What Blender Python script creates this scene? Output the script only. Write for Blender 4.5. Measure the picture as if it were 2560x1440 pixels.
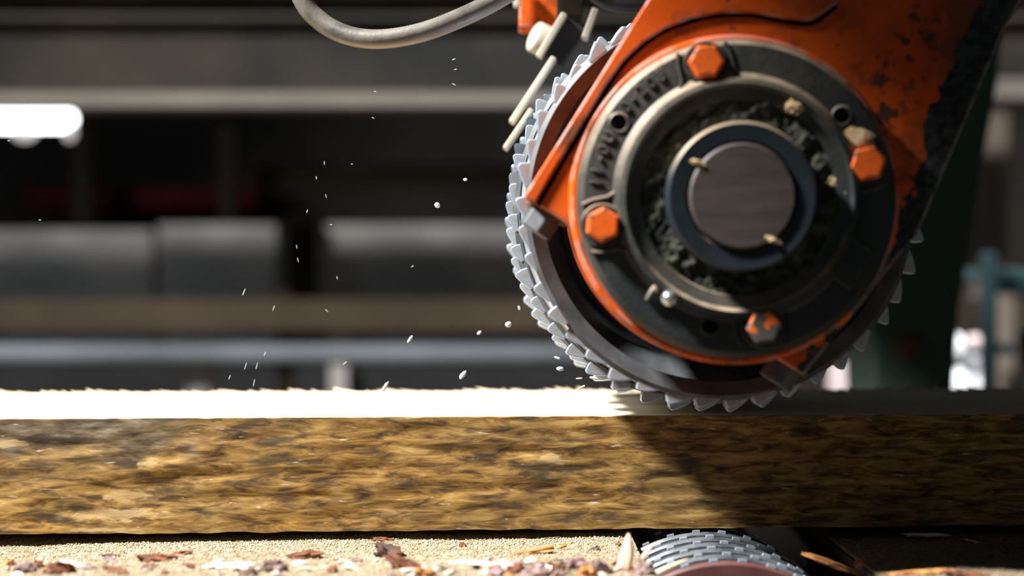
import bpy, bmesh, math, random
import numpy as np
from mathutils import Vector, Matrix, noise as mnoise

random.seed(7)
rng = np.random.default_rng(7)
scene = bpy.context.scene
for o in list(bpy.data.objects):
    bpy.data.objects.remove(o)
C = scene.collection

# ------------------------------------------------------------------ camera
FPX = 4000.0                     # focal length in pixels of the 2560 px wide frame
CZ = 1.112
cam_d = bpy.data.cameras.new('camera')
cam = bpy.data.objects.new('camera', cam_d); C.objects.link(cam)
cam.location = (0, 0, CZ); cam.rotation_euler = (math.pi / 2, 0, 0)
cam_d.sensor_width = 36.0; cam_d.lens = FPX / 2560 * 36.0
cam_d.clip_start = 0.05; cam_d.clip_end = 60
cam_d.dof.use_dof = True; cam_d.dof.focus_distance = 1.395; cam_d.dof.aperture_fstop = 2.2
scene.camera = cam

# ------------------------------------------------------------------ light
w = bpy.data.worlds.new('shed_daylight'); scene.world = w; w.use_nodes = True
bg = w.node_tree.nodes['Background']
bg.inputs[0].default_value = (0.72, 0.86, 1.0, 1); bg.inputs[1].default_value = 0.06

def area(name, loc, target, size, power, col, spread=180):
    d = bpy.data.lights.new(name, 'AREA'); d.shape = 'DISK'; d.size = size
    d.energy = power; d.color = col; d.spread = math.radians(spread)
    o = bpy.data.objects.new(name, d); C.objects.link(o)
    o.location = loc
    o.rotation_euler = (Vector(target) - Vector(loc)).to_track_quat('-Z', 'Y').to_euler()
    return o
# daylight through the skylight of the shed, high on the left
area('skylight', (-2.38, 0.48, 4.0), (0.05, 1.4, 1.0), 0.52, 285, (1.0, 0.985, 0.965), 110)

scene.view_settings.view_transform = 'Standard'; scene.view_settings.look = 'None'
scene.view_settings.gamma = 1; scene.view_settings.use_curve_mapping = False
scene.view_settings.exposure = 0.0

# ------------------------------------------------------------------ helpers
def P(px, py, d):
    """point at depth d that falls on photo pixel (px, py)"""
    return Vector(((px - 1280) / FPX * d, d, CZ - (py - 720) / FPX * d))
def S(n, d): return n * d / FPX

class NT:
    def __init__(self, name, rough=0.7, metal=0.0, spec=0.4):
        self.m = bpy.data.materials.new(name); self.m.use_nodes = True
        self.t = self.m.node_tree; self.b = self.t.nodes['Principled BSDF']
        self.b.inputs['Roughness'].default_value = rough
        self.b.inputs['Metallic'].default_value = metal
        self.b.inputs['Specular IOR Level'].default_value = spec
        self._co = None
    def n(self, t): return self.t.nodes.new(t)
    def put(self, v, sock):
        if isinstance(v, bpy.types.NodeSocket): self.t.links.new(v, sock)
        elif isinstance(v, (tuple, list)) and len(v) == 3 and sock.type == 'RGBA': sock.default_value = (*v, 1)
        else: sock.default_value = v
    @property
    def co(self):
        if self._co is None: self._co = self.n('ShaderNodeTexCoord').outputs['Object']
        return self._co
    def map(self, scale=(1, 1, 1), rot=(0, 0, 0), loc=(0, 0, 0)):
        k = self.n('ShaderNodeMapping'); self.put(self.co, k.inputs[0])
        k.inputs['Scale'].default_value = scale; k.inputs['Rotation'].default_value = rot; k.inputs['Location'].default_value = loc
        return k.outputs[0]
    def noise(self, scale, detail=4, vec=None, rough=0.55, dist=0):
        k = self.n('ShaderNodeTexNoise'); self.put(vec if vec is not None else self.co, k.inputs['Vector'])
        k.inputs['Scale'].default_value = scale; k.inputs['Detail'].default_value = detail
        k.inputs['Roughness'].default_value = rough; k.inputs['Distortion'].default_value = dist
        return k.outputs['Fac']
    def voro(self, scale, vec=None, out='Distance'):
        k = self.n('ShaderNodeTexVoronoi'); self.put(vec if vec is not None else self.co, k.inputs['Vector'])
        k.inputs['Scale'].default_value = scale
        return k.outputs[out]
    def ramp(self, f, stops, interp='LINEAR'):
        k = self.n('ShaderNodeValToRGB'); self.put(f, k.inputs[0]); r = k.color_ramp; r.interpolation = interp
        while len(r.elements) < len(stops): r.elements.new(0.5)
        for e, (p, c) in zip(r.elements, stops):
            e.position = p; e.color = (c, c, c, 1) if isinstance(c, (int, float)) else (*c, 1)
        return k.outputs[0]
    def mix(self, f, a, b):
        k = self.n('ShaderNodeMix'); k.data_type = 'RGBA'
        self.put(f, k.inputs[0]); self.put(a, k.inputs[6]); self.put(b, k.inputs[7]); return k.outputs[2]
    def math(self, op, a, b=0.0, clamp=False):
        k = self.n('ShaderNodeMath'); k.operation = op; k.use_clamp = clamp
        self.put(a, k.inputs[0]); self.put(b, k.inputs[1]); return k.outputs[0]
    def sep(self, v):
        k = self.n('ShaderNodeSeparateXYZ'); self.put(v, k.inputs[0]); return k.outputs
    def up(self, lo=0.25, hi=0.7):
        g = self.n('ShaderNodeNewGeometry')
        return self.ramp(self.sep(g.outputs['Normal'])[2], [(lo, 0), (hi, 1)])
    def edge(self, radius=0.003, lo=0.02, hi=0.12):
        bv = self.n('ShaderNodeBevel'); bv.samples = 4; bv.inputs['Radius'].default_value = radius
        g = self.n('ShaderNodeNewGeometry'); d = self.n('ShaderNodeVectorMath'); d.operation = 'DOT_PRODUCT'
        self.put(bv.outputs[0], d.inputs[0]); self.put(g.outputs['Normal'], d.inputs[1])
        return self.ramp(self.math('SUBTRACT', 1.0, d.outputs['Value']), [(lo, 0), (hi, 1)])
    def bump(self, h, strength=0.4, dist=0.002):
        k = self.n('ShaderNodeBump'); self.put(h, k.inputs['Height']); k.inputs['Strength'].default_value = strength
        k.inputs['Distance'].default_value = dist; self.put(k.outputs[0], self.b.inputs['Normal'])
    def col(self, c): self.put(c, self.b.inputs['Base Color']); return self
    def rough(self, r): self.put(r, self.b.inputs['Roughness']); return self

def simple(name, c1, c2, scale=20, rough=0.7, metal=0.0, dust=None, bump=0.0, stretch=(1, 1, 1), spec=0.4):
    k = NT(name, rough, metal, spec)
    f = k.noise(scale, 5, k.map(stretch))
    c = k.ramp(f, [(0.32, c1), (0.68, c2)])
    if dust:
        c = k.mix(k.math('MULTIPLY', k.up(), k.ramp(k.noise(60, 3), [(0.25, .55), (0.6, 1)])), c, dust)
    k.col(c)
    if bump: k.bump(f, bump)
    return k.m

# ------------------------------------------------------------------ materials
DUST = (0.27, 0.205, 0.14)
def m_orange():
    k = NT('worn_orange_paint', 0.5, 0, 0.22)
    base = k.ramp(k.noise(9, 4), [(0.3, (0.52, 0.064, 0.003)), (0.7, (0.68, 0.100, 0.005))])
    grime = k.math('MAXIMUM', k.ramp(k.noise(24, 8, rough=0.68), [(0.52, 0), (0.70, 0.85)]), k.ramp(k.noise(8, 7, k.map(loc=(4, 2, 1.3)), rough=0.6), [(0.56, 0), (0.66, 0.8)]))
    c = k.mix(grime, base, (0.055, 0.028, 0.015))
    # bare steel where the paint has flaked along the right-hand edge of the arm
    x, y, z = k.sep(k.co)
    ds = []
    for q0, q1 in (((2010, 940), (2300, 575)), ((2300, 575), (2510, 80))):
        e = P(*q1, 1.222) - P(*q0, 1.222); e.normalize()
        nrm = Vector((e.z, 0, -e.x)); off = nrm.dot(P(*q0, 1.222) - ARM_O)
        ds.append(k.math('SUBTRACT', k.math('ADD', k.math('MULTIPLY', x, nrm.x), k.math('MULTIPLY', z, nrm.z)), off))
    dd = k.math('MAXIMUM', ds[0], ds[1])
    sp = k.math('MAXIMUM', k.ramp(k.noise(120, 3), [(0.66, 0), (0.72, 1)]), k.math('MULTIPLY', k.ramp(k.noise(75, 4, rough=0.6), [(0.52, 0), (0.58, 0.9)]), k.ramp(k.math('MULTIPLY', k.math('ADD', k.math('ABSOLUTE', k.math('ADD', dd, 0.062)), 0.0), 1.0), [(0.012, 1), (0.030, 0)])))
    c = k.mix(sp, c, (0.03, 0.025, 0.02))
    wob = k.math('MULTIPLY', k.math('SUBTRACT', k.noise(42, 3, rough=0.5), 0.5), 0.048)
    along = k.math('ADD', k.math('MULTIPLY', x, e.x), k.math('MULTIPLY', z, e.z))
    wide = k.math('ADD', k.ramp(k.math('ADD', along, 0.02), [(0.0, 0), (0.14, 0.022)]), -0.010)
    fl2 = k.n('ShaderNodeMapRange')
    k.put(k.math('ADD', k.math('ADD', dd, wob), wide), fl2.inputs[0])
    fl2.inputs[1].default_value = -0.016; fl2.inputs[2].default_value = -0.0145
    c = k.mix(fl2.outputs[0], c, k.ramp(k.noise(160, 3), [(0.35, (0.007, 0.006, 0.006)), (0.75, (0.05, 0.055, 0.06))]))
    ed = k.math('MULTIPLY', k.edge(0.0030, 0.02, 0.08), k.ramp(k.noise(45, 4), [(0.42, 0), (0.52, 1)]))
    c = k.mix(ed, c, (0.50, 0.42, 0.40))
    k.col(c); k.rough(k.ramp(k.noise(30, 4), [(0.3, 0.38), (0.7, 0.62)]))
    k.bump(k.noise(150, 3), 0.12, 0.001)
    return k.m
ARM_O = P(1845, 495, 1.2)
M = {}
M['orange'] = m_orange()
k = NT('orange_bolt_paint', 0.5)
k.col(k.mix(k.ramp(k.noise(130, 4), [(0.55, 0), (0.66, 1)]), (0.70, 0.105, 0.005), (0.10, 0.06, 0.035)))
M['bolt_orange'] = k.m
k = NT('bare_bolt_with_paint_spots', 0.5)
k.col(k.mix(k.ramp(k.noise(75, 3), [(0.50, 0), (0.56, 1)]), (0.06, 0.055, 0.05), (0.70, 0.125, 0.010)))
M['bolt_worn'] = k.m
k = NT('dusty_cast_iron', 0.55, 0.0, 0.45)
c = k.ramp(k.noise(28, 6), [(0.3, (0.009, 0.013, 0.015)), (0.7, (0.019, 0.024, 0.023))])
x, y, z = k.sep(k.co)
upper_left = k.ramp(k.math('ADD', k.math('ADD', k.math('MULTIPLY', z, 3.0), k.math('MULTIPLY', x, -2.0)), k.noise(14, 4)), [(0.40, 0), (0.75, 1)])  # browner and lighter towards the upper left, broken by noise
c = k.mix(k.math('MULTIPLY', upper_left, k.ramp(k.noise(60, 6, rough=0.7), [(0.38, 0.1), (0.72, 0.85)])), c, (0.075, 0.062, 0.040))
c = k.mix(k.math('MULTIPLY', k.up(0.12, 0.6), k.ramp(k.noise(80, 3), [(0.3, .5), (0.55, 1)])), c, DUST)
k.col(c); k.bump(k.noise(220, 4), 0.35, 0.001); M['iron'] = k.m
k = NT('greasy_green_dust', 0.8, 0.0, 0.3)
c = k.ramp(k.noise(75, 6, rough=0.7), [(0.38, (0.007, 0.008, 0.006)), (0.54, (0.032, 0.036, 0.023)), (0.75, (0.13, 0.135, 0.09))])
k.col(c); k.bump(k.noise(90, 5), 0.8, 0.004); M['grease'] = k.m
k = NT('blue_black_steel', 0.42, 0.3, 0.5)
c = k.ramp(k.noise(40, 4), [(0.3, (0.009, 0.014, 0.019)), (0.7, (0.018, 0.026, 0.033))])
c = k.mix(k.up(0.2, 0.7), c, DUST); k.col(c); M['collar'] = k.m
k = NT('brown_shaft_steel', 0.6, 0.2, 0.4)
c = k.ramp(k.noise(30, 5, k.map((1, 1, 6))), [(0.3, (0.036, 0.026, 0.023)), (0.7, (0.058, 0.046, 0.041))])
c = k.mix(k.ramp(k.noise(25, 3), [(0.58, 0), (0.75, 0.5)]), c, (0.07, 0.035, 0.03)); k.col(c); M['shaft'] = k.m
M['caked_dust'] = simple('caked_sawdust', (0.30, 0.19, 0.09), (0.52, 0.38, 0.22), 90, 0.95, bump=0.6)
k = NT('hole_and_shadow_black', 1.0, 0, 0.0); k.col((0.002, 0.002, 0.002)); M['void'] = k.m  # black for the dowel holes and the drawn shadow line
M['black'] = simple('plain_black', (0.004, 0.004, 0.004), (0.015, 0.013, 0.011), 30, 0.6)
k = NT('polished_tooth_steel', 0.33, 0.45, 0.6)
c = k.ramp(k.noise(70, 4), [(0.3, (0.22, 0.265, 0.32)), (0.7, (0.45, 0.515, 0.60))])
c = k.mix(k.ramp(k.noise(35, 3), [(0.58, 0), (0.68, 0.8)]), c, (0.36, 0.27, 0.17)); k.col(c); M['tooth'] = k.m
k = NT('wheel_rim_steel', 0.55, 0.15, 0.4)
c = k.ramp(k.noise(40, 5), [(0.3, (0.036, 0.040, 0.044)), (0.7, (0.105, 0.11, 0.115))])
c = k.mix(k.ramp(k.noise(14, 3), [(0.6, 0), (0.7, 0.6)]), c, (0.10, 0.13, 0.09)); k.col(c); M['rim'] = k.m
M['rim_dark'] = simple('wheel_web_steel', (0.012, 0.010, 0.008), (0.05, 0.042, 0.034), 30, 0.55, 0.4)
M['roller'] = simple('scuffed_roller_steel', (0.05, 0.06, 0.066), (0.16, 0.18, 0.19), 60, 0.4, 0.4)
M['roller_face'] = simple('red_brown_roller_end', (0.07, 0.026, 0.024), (0.13, 0.05, 0.045), 30, 0.5)
M['nipple'] = simple('bright_nipple_steel', (0.6, 0.58, 0.56), (0.8, 0.8, 0.8), 40, 0.2, 0.9)
k = NT('fresh_sawn_wood', 0.75, 0, 0.2)
g = k.noise(14, 6, k.map((1.1, 22, 22)))
c = k.ramp(g, [(0.35, (0.66, 0.53, 0.37)), (0.55, (0.80, 0.69, 0.53)), (0.8, (0.84, 0.75, 0.60))])
c = k.mix(k.ramp(k.noise(6, 3, k.map((1, 12, 4))), [(0.62, 0), (0.72, 0.35)]), c, (0.55, 0.34, 0.16))
k.col(c); k.bump(g, 0.25, 0.001); M['sawn'] = k.m
k = NT('streaky_bark_wood', 0.68, 0, 0.3)
v = k.map((0.72, 1, 3.4))
s1 = k.noise(40, 9, v, 0.66, 0.6)
c = k.ramp(s1, [(0.31, (0.020, 0.013, 0.006)), (0.42, (0.100, 0.048, 0.012)), (0.50, (0.24, 0.122, 0.027)), (0.58, (0.36, 0.205, 0.047)), (0.74, (0.50, 0.35, 0.14))])
big_ = k.ramp(k.noise(11, 4, k.map((0.8, 1, 3.0), loc=(2, 0, 4))), [(0.38, 0.0), (0.62, 1.0)])
c = k.mix(k.math('MULTIPLY', big_, 0.42), c, k.ramp(s1, [(0.35, (0.045, 0.036, 0.018)), (0.6, (0.20, 0.15, 0.066)), (0.8, (0.42, 0.34, 0.18))]))
x, y, z = k.sep(k.co)
nz = k.math('MULTIPLY', k.math('SUBTRACT', k.noise(26, 5, k.map((1, 1, 1.6))), 0.5), 1.0)
# greyish weathered zone along the upper left of the timber
lf = k.math('MULTIPLY', k.ramp(k.math('ADD', k.math('MULTIPLY', x, -1.0), k.math('MULTIPLY', nz, 0.12)), [(0.24, 0), (0.32, 0.75)]),
            k.ramp(k.math('ADD', z, k.math('MULTIPLY', nz, 0.05)), [(0.058, 0), (0.078, 1)]))
c = k.mix(lf, c, k.ramp(k.noise(55, 6, k.map((0.7, 1, 2.6))), [(0.36, (0.022, 0.019, 0.024)), (0.50, (0.105, 0.090, 0.062)), (0.72, (0.34, 0.30, 0.23))]))
# pale bare patches where bark came away
def spot(cx, cz, rx, rz_):
    a = k.math('DIVIDE', k.math('SUBTRACT', x, cx), rx); b = k.math('DIVIDE', k.math('SUBTRACT', z, cz), rz_)
    r = k.math('SQRT', k.math('ADD', k.math('MULTIPLY', a, a), k.math('MULTIPLY', b, b)))
    return k.ramp(k.math('ADD', r, k.math('MULTIPLY', k.math('SUBTRACT', k.noise(170, 5, k.map((0.45, 1, 1.5))), 0.5), 2.6)), [(0.6, 0.7), (1.3, 0)])
pale = k.ramp(k.noise(22, 5, k.map((0.5, 1, 6))), [(0.3, (0.42, 0.27, 0.10)), (0.7, (0.62, 0.46, 0.24))])
for q in ((-0.313, 0.0595, 0.0125, 0.0055), (-0.330, 0.032, 0.023, 0.0060), (-0.345, 0.0165, 0.048, 0.0062), (-0.352, 0.003, 0.036, 0.0022), (-0.43, 0.078, 0.015, 0.004), (0.034, 0.060, 0.014, 0.007)):
    c = k.mix(spot(*q), c, pale)
c = k.mix(k.ramp(k.noise(90, 3, k.map((0.5, 1, 3.4), rot=(0, -0.12, 0), loc=(9, 2, 1))), [(0.66, 0), (0.71, 0.75)]), c, (0.60, 0.54, 0.42))
c = k.mix(k.ramp(k.noise(24, 6, k.map((0.7, 1, 2.8), loc=(1, 5, 3))), [(0.55, 0), (0.66, 0.75)]), c, (0.040, 0.032, 0.021))
k.col(c); k.bump(s1, 0.25, 0.002); M['bark_face'] = k.m
k = NT('yellow_sawdust', 0.95, 0, 0.1)
c = k.ramp(k.noise(260, 3), [(0.3, (0.22, 0.16, 0.09)), (0.5, (0.29, 0.24, 0.165)), (0.72, (0.36, 0.32, 0.25))])
k.col(c); k.bump(k.noise(500, 2), 0.8, 0.002); M['sawdust'] = k.m
k = NT('sawdust_grain', 0.95, 0, 0.1)
c = k.ramp(k.noise(150, 1), [(0.3, (0.27, 0.18, 0.085)), (0.5, (0.36, 0.295, 0.20)), (0.72, (0.50, 0.44, 0.35))])
k.col(c); M['grain'] = k.m
M['shaded_dust'] = simple('grey_brown_shaded_sawdust', (0.13, 0.10, 0.065), (0.30, 0.235, 0.15), 160, 0.95, bump=0.8)  # sawdust in a darker brown, shade mixed into the colour
def bark(name, a, b): return simple(name, a, b, 110, 0.8, bump=0.7)
M['bark_red'] = bark('red_brown_bark', (0.05, 0.016, 0.008), (0.22, 0.078, 0.032))
M['bark_dark'] = bark('dark_bark', (0.025, 0.014, 0.010), (0.14, 0.075, 0.05))
M['bark_purple'] = bark('mauve_brown_bark', (0.09, 0.045, 0.038), (0.34, 0.235, 0.225))
M['bark_orange'] = bark('orange_inner_bark', (0.28, 0.10, 0.025), (0.55, 0.25, 0.08))
M['splinter'] = simple('pale_splinter_wood', (0.62, 0.43, 0.28), (0.80, 0.66, 0.50), 40, 0.7, stretch=(8, 8, 1))
M['shaving'] = simple('white_wood_shaving', (0.60, 0.55, 0.48), (0.72, 0.69, 0.64), 50, 0.7)
M['pink_shaving'] = simple('pinkish_wood_shaving', (0.60, 0.46, 0.40), (0.74, 0.62, 0.56), 50, 0.7)
M['chip'] = simple('white_wood_chip', (0.82, 0.82, 0.82), (0.9, 0.9, 0.88), 50, 0.8)
k = NT('dusty_grey_hose', 0.45, 0, 0.6)
c = k.ramp(k.noise(35, 6), [(0.32, (0.035, 0.036, 0.036)), (0.46, (0.105, 0.095, 0.078)), (0.75, (0.16, 0.145, 0.118))])
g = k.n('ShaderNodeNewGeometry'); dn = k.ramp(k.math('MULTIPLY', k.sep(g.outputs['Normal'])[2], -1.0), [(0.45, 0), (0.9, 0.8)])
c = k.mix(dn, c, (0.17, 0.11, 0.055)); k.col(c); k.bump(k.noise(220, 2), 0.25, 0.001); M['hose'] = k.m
M['girder'] = simple('grey_brown_girder_steel', (0.024, 0.027, 0.029), (0.062, 0.052, 0.040), 2.5, 0.9, dust=(0.3, 0.26, 0.21), spec=0.1)
M['flange_edge'] = simple('pale_lit_girder_flange', (0.21, 0.19, 0.165), (0.28, 0.25, 0.21), 3, 0.9, spec=0.1)  # paler than the web: light on the flange edge is in the colour
M['tan_steel'] = simple('tan_dusty_rail', (0.05, 0.037, 0.025), (0.085, 0.063, 0.044), 3, 0.9, spec=0.1)
M['blue_steel'] = simple('blue_grey_pipe_paint', (0.08, 0.088, 0.095), (0.20, 0.22, 0.25), 2.2, 0.7)
M['grey_panel'] = simple('grey_sheet_panel', (0.20, 0.205, 0.21), (0.52, 0.49, 0.47), 2.5, 0.9, spec=0.1)
M['bed_grey'] = simple('dim_grey_bed_paint', (0.022, 0.023, 0.025), (0.045, 0.043, 0.044), 3, 0.95, spec=0.05)
M['dark_steel'] = simple('dark_grimy_steel', (0.010, 0.009, 0.007), (0.018, 0.015, 0.012), 3, 0.95, spec=0.05)
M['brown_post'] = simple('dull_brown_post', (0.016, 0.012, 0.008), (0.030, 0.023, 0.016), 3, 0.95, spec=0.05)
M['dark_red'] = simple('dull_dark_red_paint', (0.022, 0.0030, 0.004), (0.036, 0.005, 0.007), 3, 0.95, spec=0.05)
M['wall'] = simple('sooty_shed_boards', (0.045, 0.041, 0.038), (0.095, 0.080, 0.068), 1.5, 0.95, spec=0.1)
M['floor'] = simple('dusty_concrete', (0.06, 0.055, 0.045), (0.14, 0.12, 0.095), 4, 0.9)
M['green'] = simple('dark_green_machine_paint', (0.030, 0.065, 0.048), (0.06, 0.095, 0.072), 6, 0.6)
M['teal'] = simple('teal_frame_paint', (0.010, 0.032, 0.032), (0.022, 0.058, 0.058), 6, 0.6)
M['teal_dark'] = simple('dark_teal_paint', (0.008, 0.022, 0.026), (0.015, 0.04, 0.045), 6, 0.6)
M['beige'] = simple('beige_column_paint', (0.17, 0.14, 0.11), (0.24, 0.20, 0.16), 4, 0.8)
M['cream'] = simple('cream_dusty_bracket', (0.30, 0.26, 0.195), (0.44, 0.395, 0.32), 20, 0.7)
M['white_bag'] = simple('white_plastic', (0.78, 0.80, 0.84), (0.88, 0.88, 0.9), 8, 0.6)
M['pink_board'] = simple('pinkish_white_board', (0.50, 0.40, 0.40), (0.60, 0.50, 0.49), 5, 0.8)
M['mint'] = simple('pale_mint_paint', (0.42, 0.52, 0.49), (0.55, 0.64, 0.60), 5, 0.7)
M['rust'] = simple('rusty_steel', (0.10, 0.035, 0.012), (0.22, 0.09, 0.035), 60, 0.8)
M['table'] = simple('conveyor_plate_steel', (0.05, 0.045, 0.04), (0.11, 0.10, 0.085), 12, 0.6, 0.3)
k = NT('lamp_tube_glow', 0.4); k.col((0.9, 0.93, 1.0))
k.b.inputs['Emission Color'].default_value = (0.88, 0.94, 1.0, 1); k.b.inputs['Emission Strength'].default_value = 9.0; M['lamp'] = k.m
k = NT('lit_clip_plastic', 0.5); k.col((0.85, 0.82, 0.78))
k.b.inputs['Emission Color'].default_value = (0.95, 0.90, 0.86, 1); k.b.inputs['Emission Strength'].default_value = 0.9; M['clip'] = k.m  # clips glow by themselves in place of the tube's light on them

# ------------------------------------------------------------------ object helpers
def tag(o, label=None, cat=None, group=None, kind=None):
    if label: o['label'] = label
    if cat: o['category'] = cat
    if group: o['group'] = group
    if kind: o['kind'] = kind
    return o
def empty(name, loc, label, cat, group=None):
    o = bpy.data.objects.new(name, None); C.objects.link(o); o.location = loc; o.empty_display_size = 0.05
    return tag(o, label, cat, group)
def wpos(o):
    p = Vector((0, 0, 0))
    while o: p = p + Vector(o.location); o = o.parent
    return p
def link(name, bm, mats, parent=None, origin=None, smooth=True, angle=35):
    """bm in world coordinates -> object with its origin at `origin`"""
    if isinstance(bm, bmesh.types.BMesh):
        bmesh.ops.recalc_face_normals(bm, faces=bm.faces)
        me = bpy.data.meshes.new(name); bm.to_mesh(me); bm.free()
    else: me = bm
    pw = wpos(parent) if parent else Vector((0, 0, 0))
    org = Vector(origin) if origin is not None else (pw if parent else Vector((0, 0, 0)))
    me.transform(Matrix.Translation(-org))
    for m in (mats if isinstance(mats, (list, tuple)) else [mats]): me.materials.append(M[m])
    if smooth:
        me.polygons.foreach_set('use_smooth', [True] * len(me.polygons))
        me.set_sharp_from_angle(angle=math.radians(angle))
    o = bpy.data.objects.new(name, me); C.objects.link(o)
    o.location = org - pw
    if parent: o.parent = parent
    return o
def copy_part(src, parent, matrix):
    c = src.copy(); C.objects.link(c); c.parent = parent; c.matrix_local = matrix; return c
def bev(o, wdt, seg=2, ang=40):
    m = o.modifiers.new('bevel', 'BEVEL'); m.width = wdt; m.segments = seg; m.limit_method = 'ANGLE'; m.angle_limit = math.radians(ang)
    return o

def box(bm, x0, x1, y0, y1, z0, z1, mtx=None):
    vs = [bm.verts.new(Vector((x, y, z)) if mtx is None else mtx @ Vector((x, y, z))) for x in (x0, x1) for y in (y0, y1) for z in (z0, z1)]
    for f in ((0, 1, 3, 2), (4, 6, 7, 5), (0, 4, 5, 1), (2, 3, 7, 6), (0, 2, 6, 4), (1, 5, 7, 3)): bm.faces.new([vs[i] for i in f])
    return vs
def newbox(*a, mtx=None):
    bm = bmesh.new(); box(bm, *a, mtx=mtx); return bm
def prism(pts, y0, y1):
    """outline of (x, z) pairs extruded along y from y0 (front) to y1"""
    bm = bmesh.new()
    a = [bm.verts.new((p[0], y0, p[1])) for p in pts]; b = [bm.verts.new((p[0], y1, p[1])) for p in pts]
    bm.faces.new(a); bm.faces.new(b[::-1]); n = len(pts)
    for i in range(n): bm.faces.new((a[i], a[(i + 1) % n], b[(i + 1) % n], b[i]))
    return bm
def pxprism(pix, d, y1):
    q = [P(x, y, d) for x, y in pix]; return prism([(v.x, v.z) for v in q], d, y1)
def lathe(profile, cx, cz, seg=96, closed=False, a0=0.0, a1=2 * math.pi):
    """profile of (r, y) turned about the y axis through (cx, cz)"""
    bm = bmesh.new(); full = abs(a1 - a0 - 2 * math.pi) < 1e-6; rings = []
    for r, y in profile:
        if r < 1e-6: rings.append([bm.verts.new((cx, y, cz))]); continue
        cnt = seg if full else seg + 1
        rings.append([bm.verts.new((cx + r * math.cos(a0 + (a1 - a0) * i / seg), y, cz + r * math.sin(a0 + (a1 - a0) * i / seg))) for i in range(cnt)])
    pr = list(zip(rings, rings[1:])) + ([(rings[-1], rings[0])] if closed else [])
    for A, B in pr:
        for i in range(seg):
            j = (i + 1) % seg if full else i + 1
            if len(A) == 1 and len(B) == 1: continue
            if len(A) == 1: bm.faces.new((A[0], B[i], B[j]))
            elif len(B) == 1: bm.faces.new((A[i], A[j], B[0]))
            else: bm.faces.new((A[i], A[j], B[j], B[i]))
    return bm
def cyl(p0, p1, r0, r1=None, seg=24, dome=0.0):
    bm = bmesh.new(); r1 = r0 if r1 is None else r1
    p0 = Vector(p0); p1 = Vector(p1); ax = (p1 - p0).normalized()
    u = ax.orthogonal().normalized(); v = ax.cross(u)
    prof = [(0, 0), (r0, 0), (r1, (p1 - p0).length)]
    if dome: prof += [(r1 * math.cos(t), (p1 - p0).length + dome * math.sin(t)) for t in (0.4, 0.8, 1.2)]
    prof += [(0, (p1 - p0).length + dome)]
    rings = []
    for r, h in prof:
        if r == 0: rings.append([bm.verts.new(p0 + ax * h)])
        else: rings.append([bm.verts.new(p0 + ax * h + (u * math.cos(2 * math.pi * i / seg) + v * math.sin(2 * math.pi * i / seg)) * r) for i in range(seg)])
    for A, B in zip(rings, rings[1:]):
        for i in range(seg):
            j = (i + 1) % seg
            if len(A) == 1: bm.faces.new((A[0], B[j], B[i]))
            elif len(B) == 1: bm.faces.new((A[i], A[j], B[0]))
            else: bm.faces.new((A[i], A[j], B[j], B[i]))
    return bm
def tube(pts, rad, seg=20, ripple=0.0):
    bm = bmesh.new(); pts = [Vector(p) for p in pts]; prev = None; rings = []
    up = Vector((0, 1, 0))
    for i, p in enumerate(pts):
        t = (pts[min(i + 1, len(pts) - 1)] - pts[max(i - 1, 0)]).normalized()
        u = (up - t * up.dot(t)).normalized(); v = t.cross(u)
        rr = rad[i] if isinstance(rad, list) else rad
        rr = rr + (ripple if i % 2 else 0)
        rings.append([bm.verts.new(p + (u * math.cos(2 * math.pi * q / seg) + v * math.sin(2 * math.pi * q / seg)) * rr) for q in range(seg)])
    for A, B in zip(rings, rings[1:]):
        for q in range(seg): bm.faces.new((A[q], A[(q + 1) % seg], B[(q + 1) % seg], B[q]))
    bm.faces.new(rings[0]); bm.faces.new(rings[-1]); return bm
def catmull(pts, n=12):
    pts = [Vector(p) for p in pts]; q = [pts[0] * 2 - pts[1]] + pts + [pts[-1] * 2 - pts[-2]]; out = []
    for i in range(1, len(q) - 2):
        for s in range(n):
            t = s / n; a, b, c, d = q[i - 1:i + 3]
            out.append(0.5 * ((2 * b) + (c - a) * t + (2 * a - 5 * b + 4 * c - d) * t * t + (3 * b - a - 3 * c + d) * t ** 3))
    return out + [pts[-1]]
def chunk(center, size, rot, seed, sub=2, rough=0.35, flat=None):
    """irregular lump: noisy icosphere squashed to `size`"""
    bm = bmesh.new(); bmesh.ops.create_icosphere(bm, subdivisions=sub, radius=1)
    R = rot.to_matrix() if hasattr(rot, 'to_matrix') else Matrix.Identity(3)
    for v in bm.verts:
        f = 1 + rough * mnoise.noise(v.co * 1.7 + Vector((seed * 3.1, seed, 0))) + rough * 0.7 * mnoise.noise(v.co * 4 + Vector((0, seed * 2.3, seed))) + (rough * 0.5 * mnoise.noise(v.co * 9 + Vector((seed, 0, 3))) if rough > 0.3 else 0)
        p = v.co * f
        v.co = R @ Vector((p.x * size[0], p.y * size[1], p.z * size[2])) + Vector(center)
    return bm
from mathutils import Euler
def E(x, y, z): return Euler((math.radians(x), math.radians(y), math.radians(z)))

# ------------------------------------------------------------------ the setting
fl = link('floor', newbox(-5, 5, -1.5, 7, -0.05, 0), 'floor', smooth=False); tag(fl, 'dusty concrete floor of the sawmill shed', 'floor', kind='structure')
wl = link('wall_back', newbox(-5, 5, 6.8, 6.95, 0, 4.2), 'wall', smooth=False); tag(wl, 'dark sooty back wall of the sawmill shed', 'wall', kind='structure')

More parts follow.
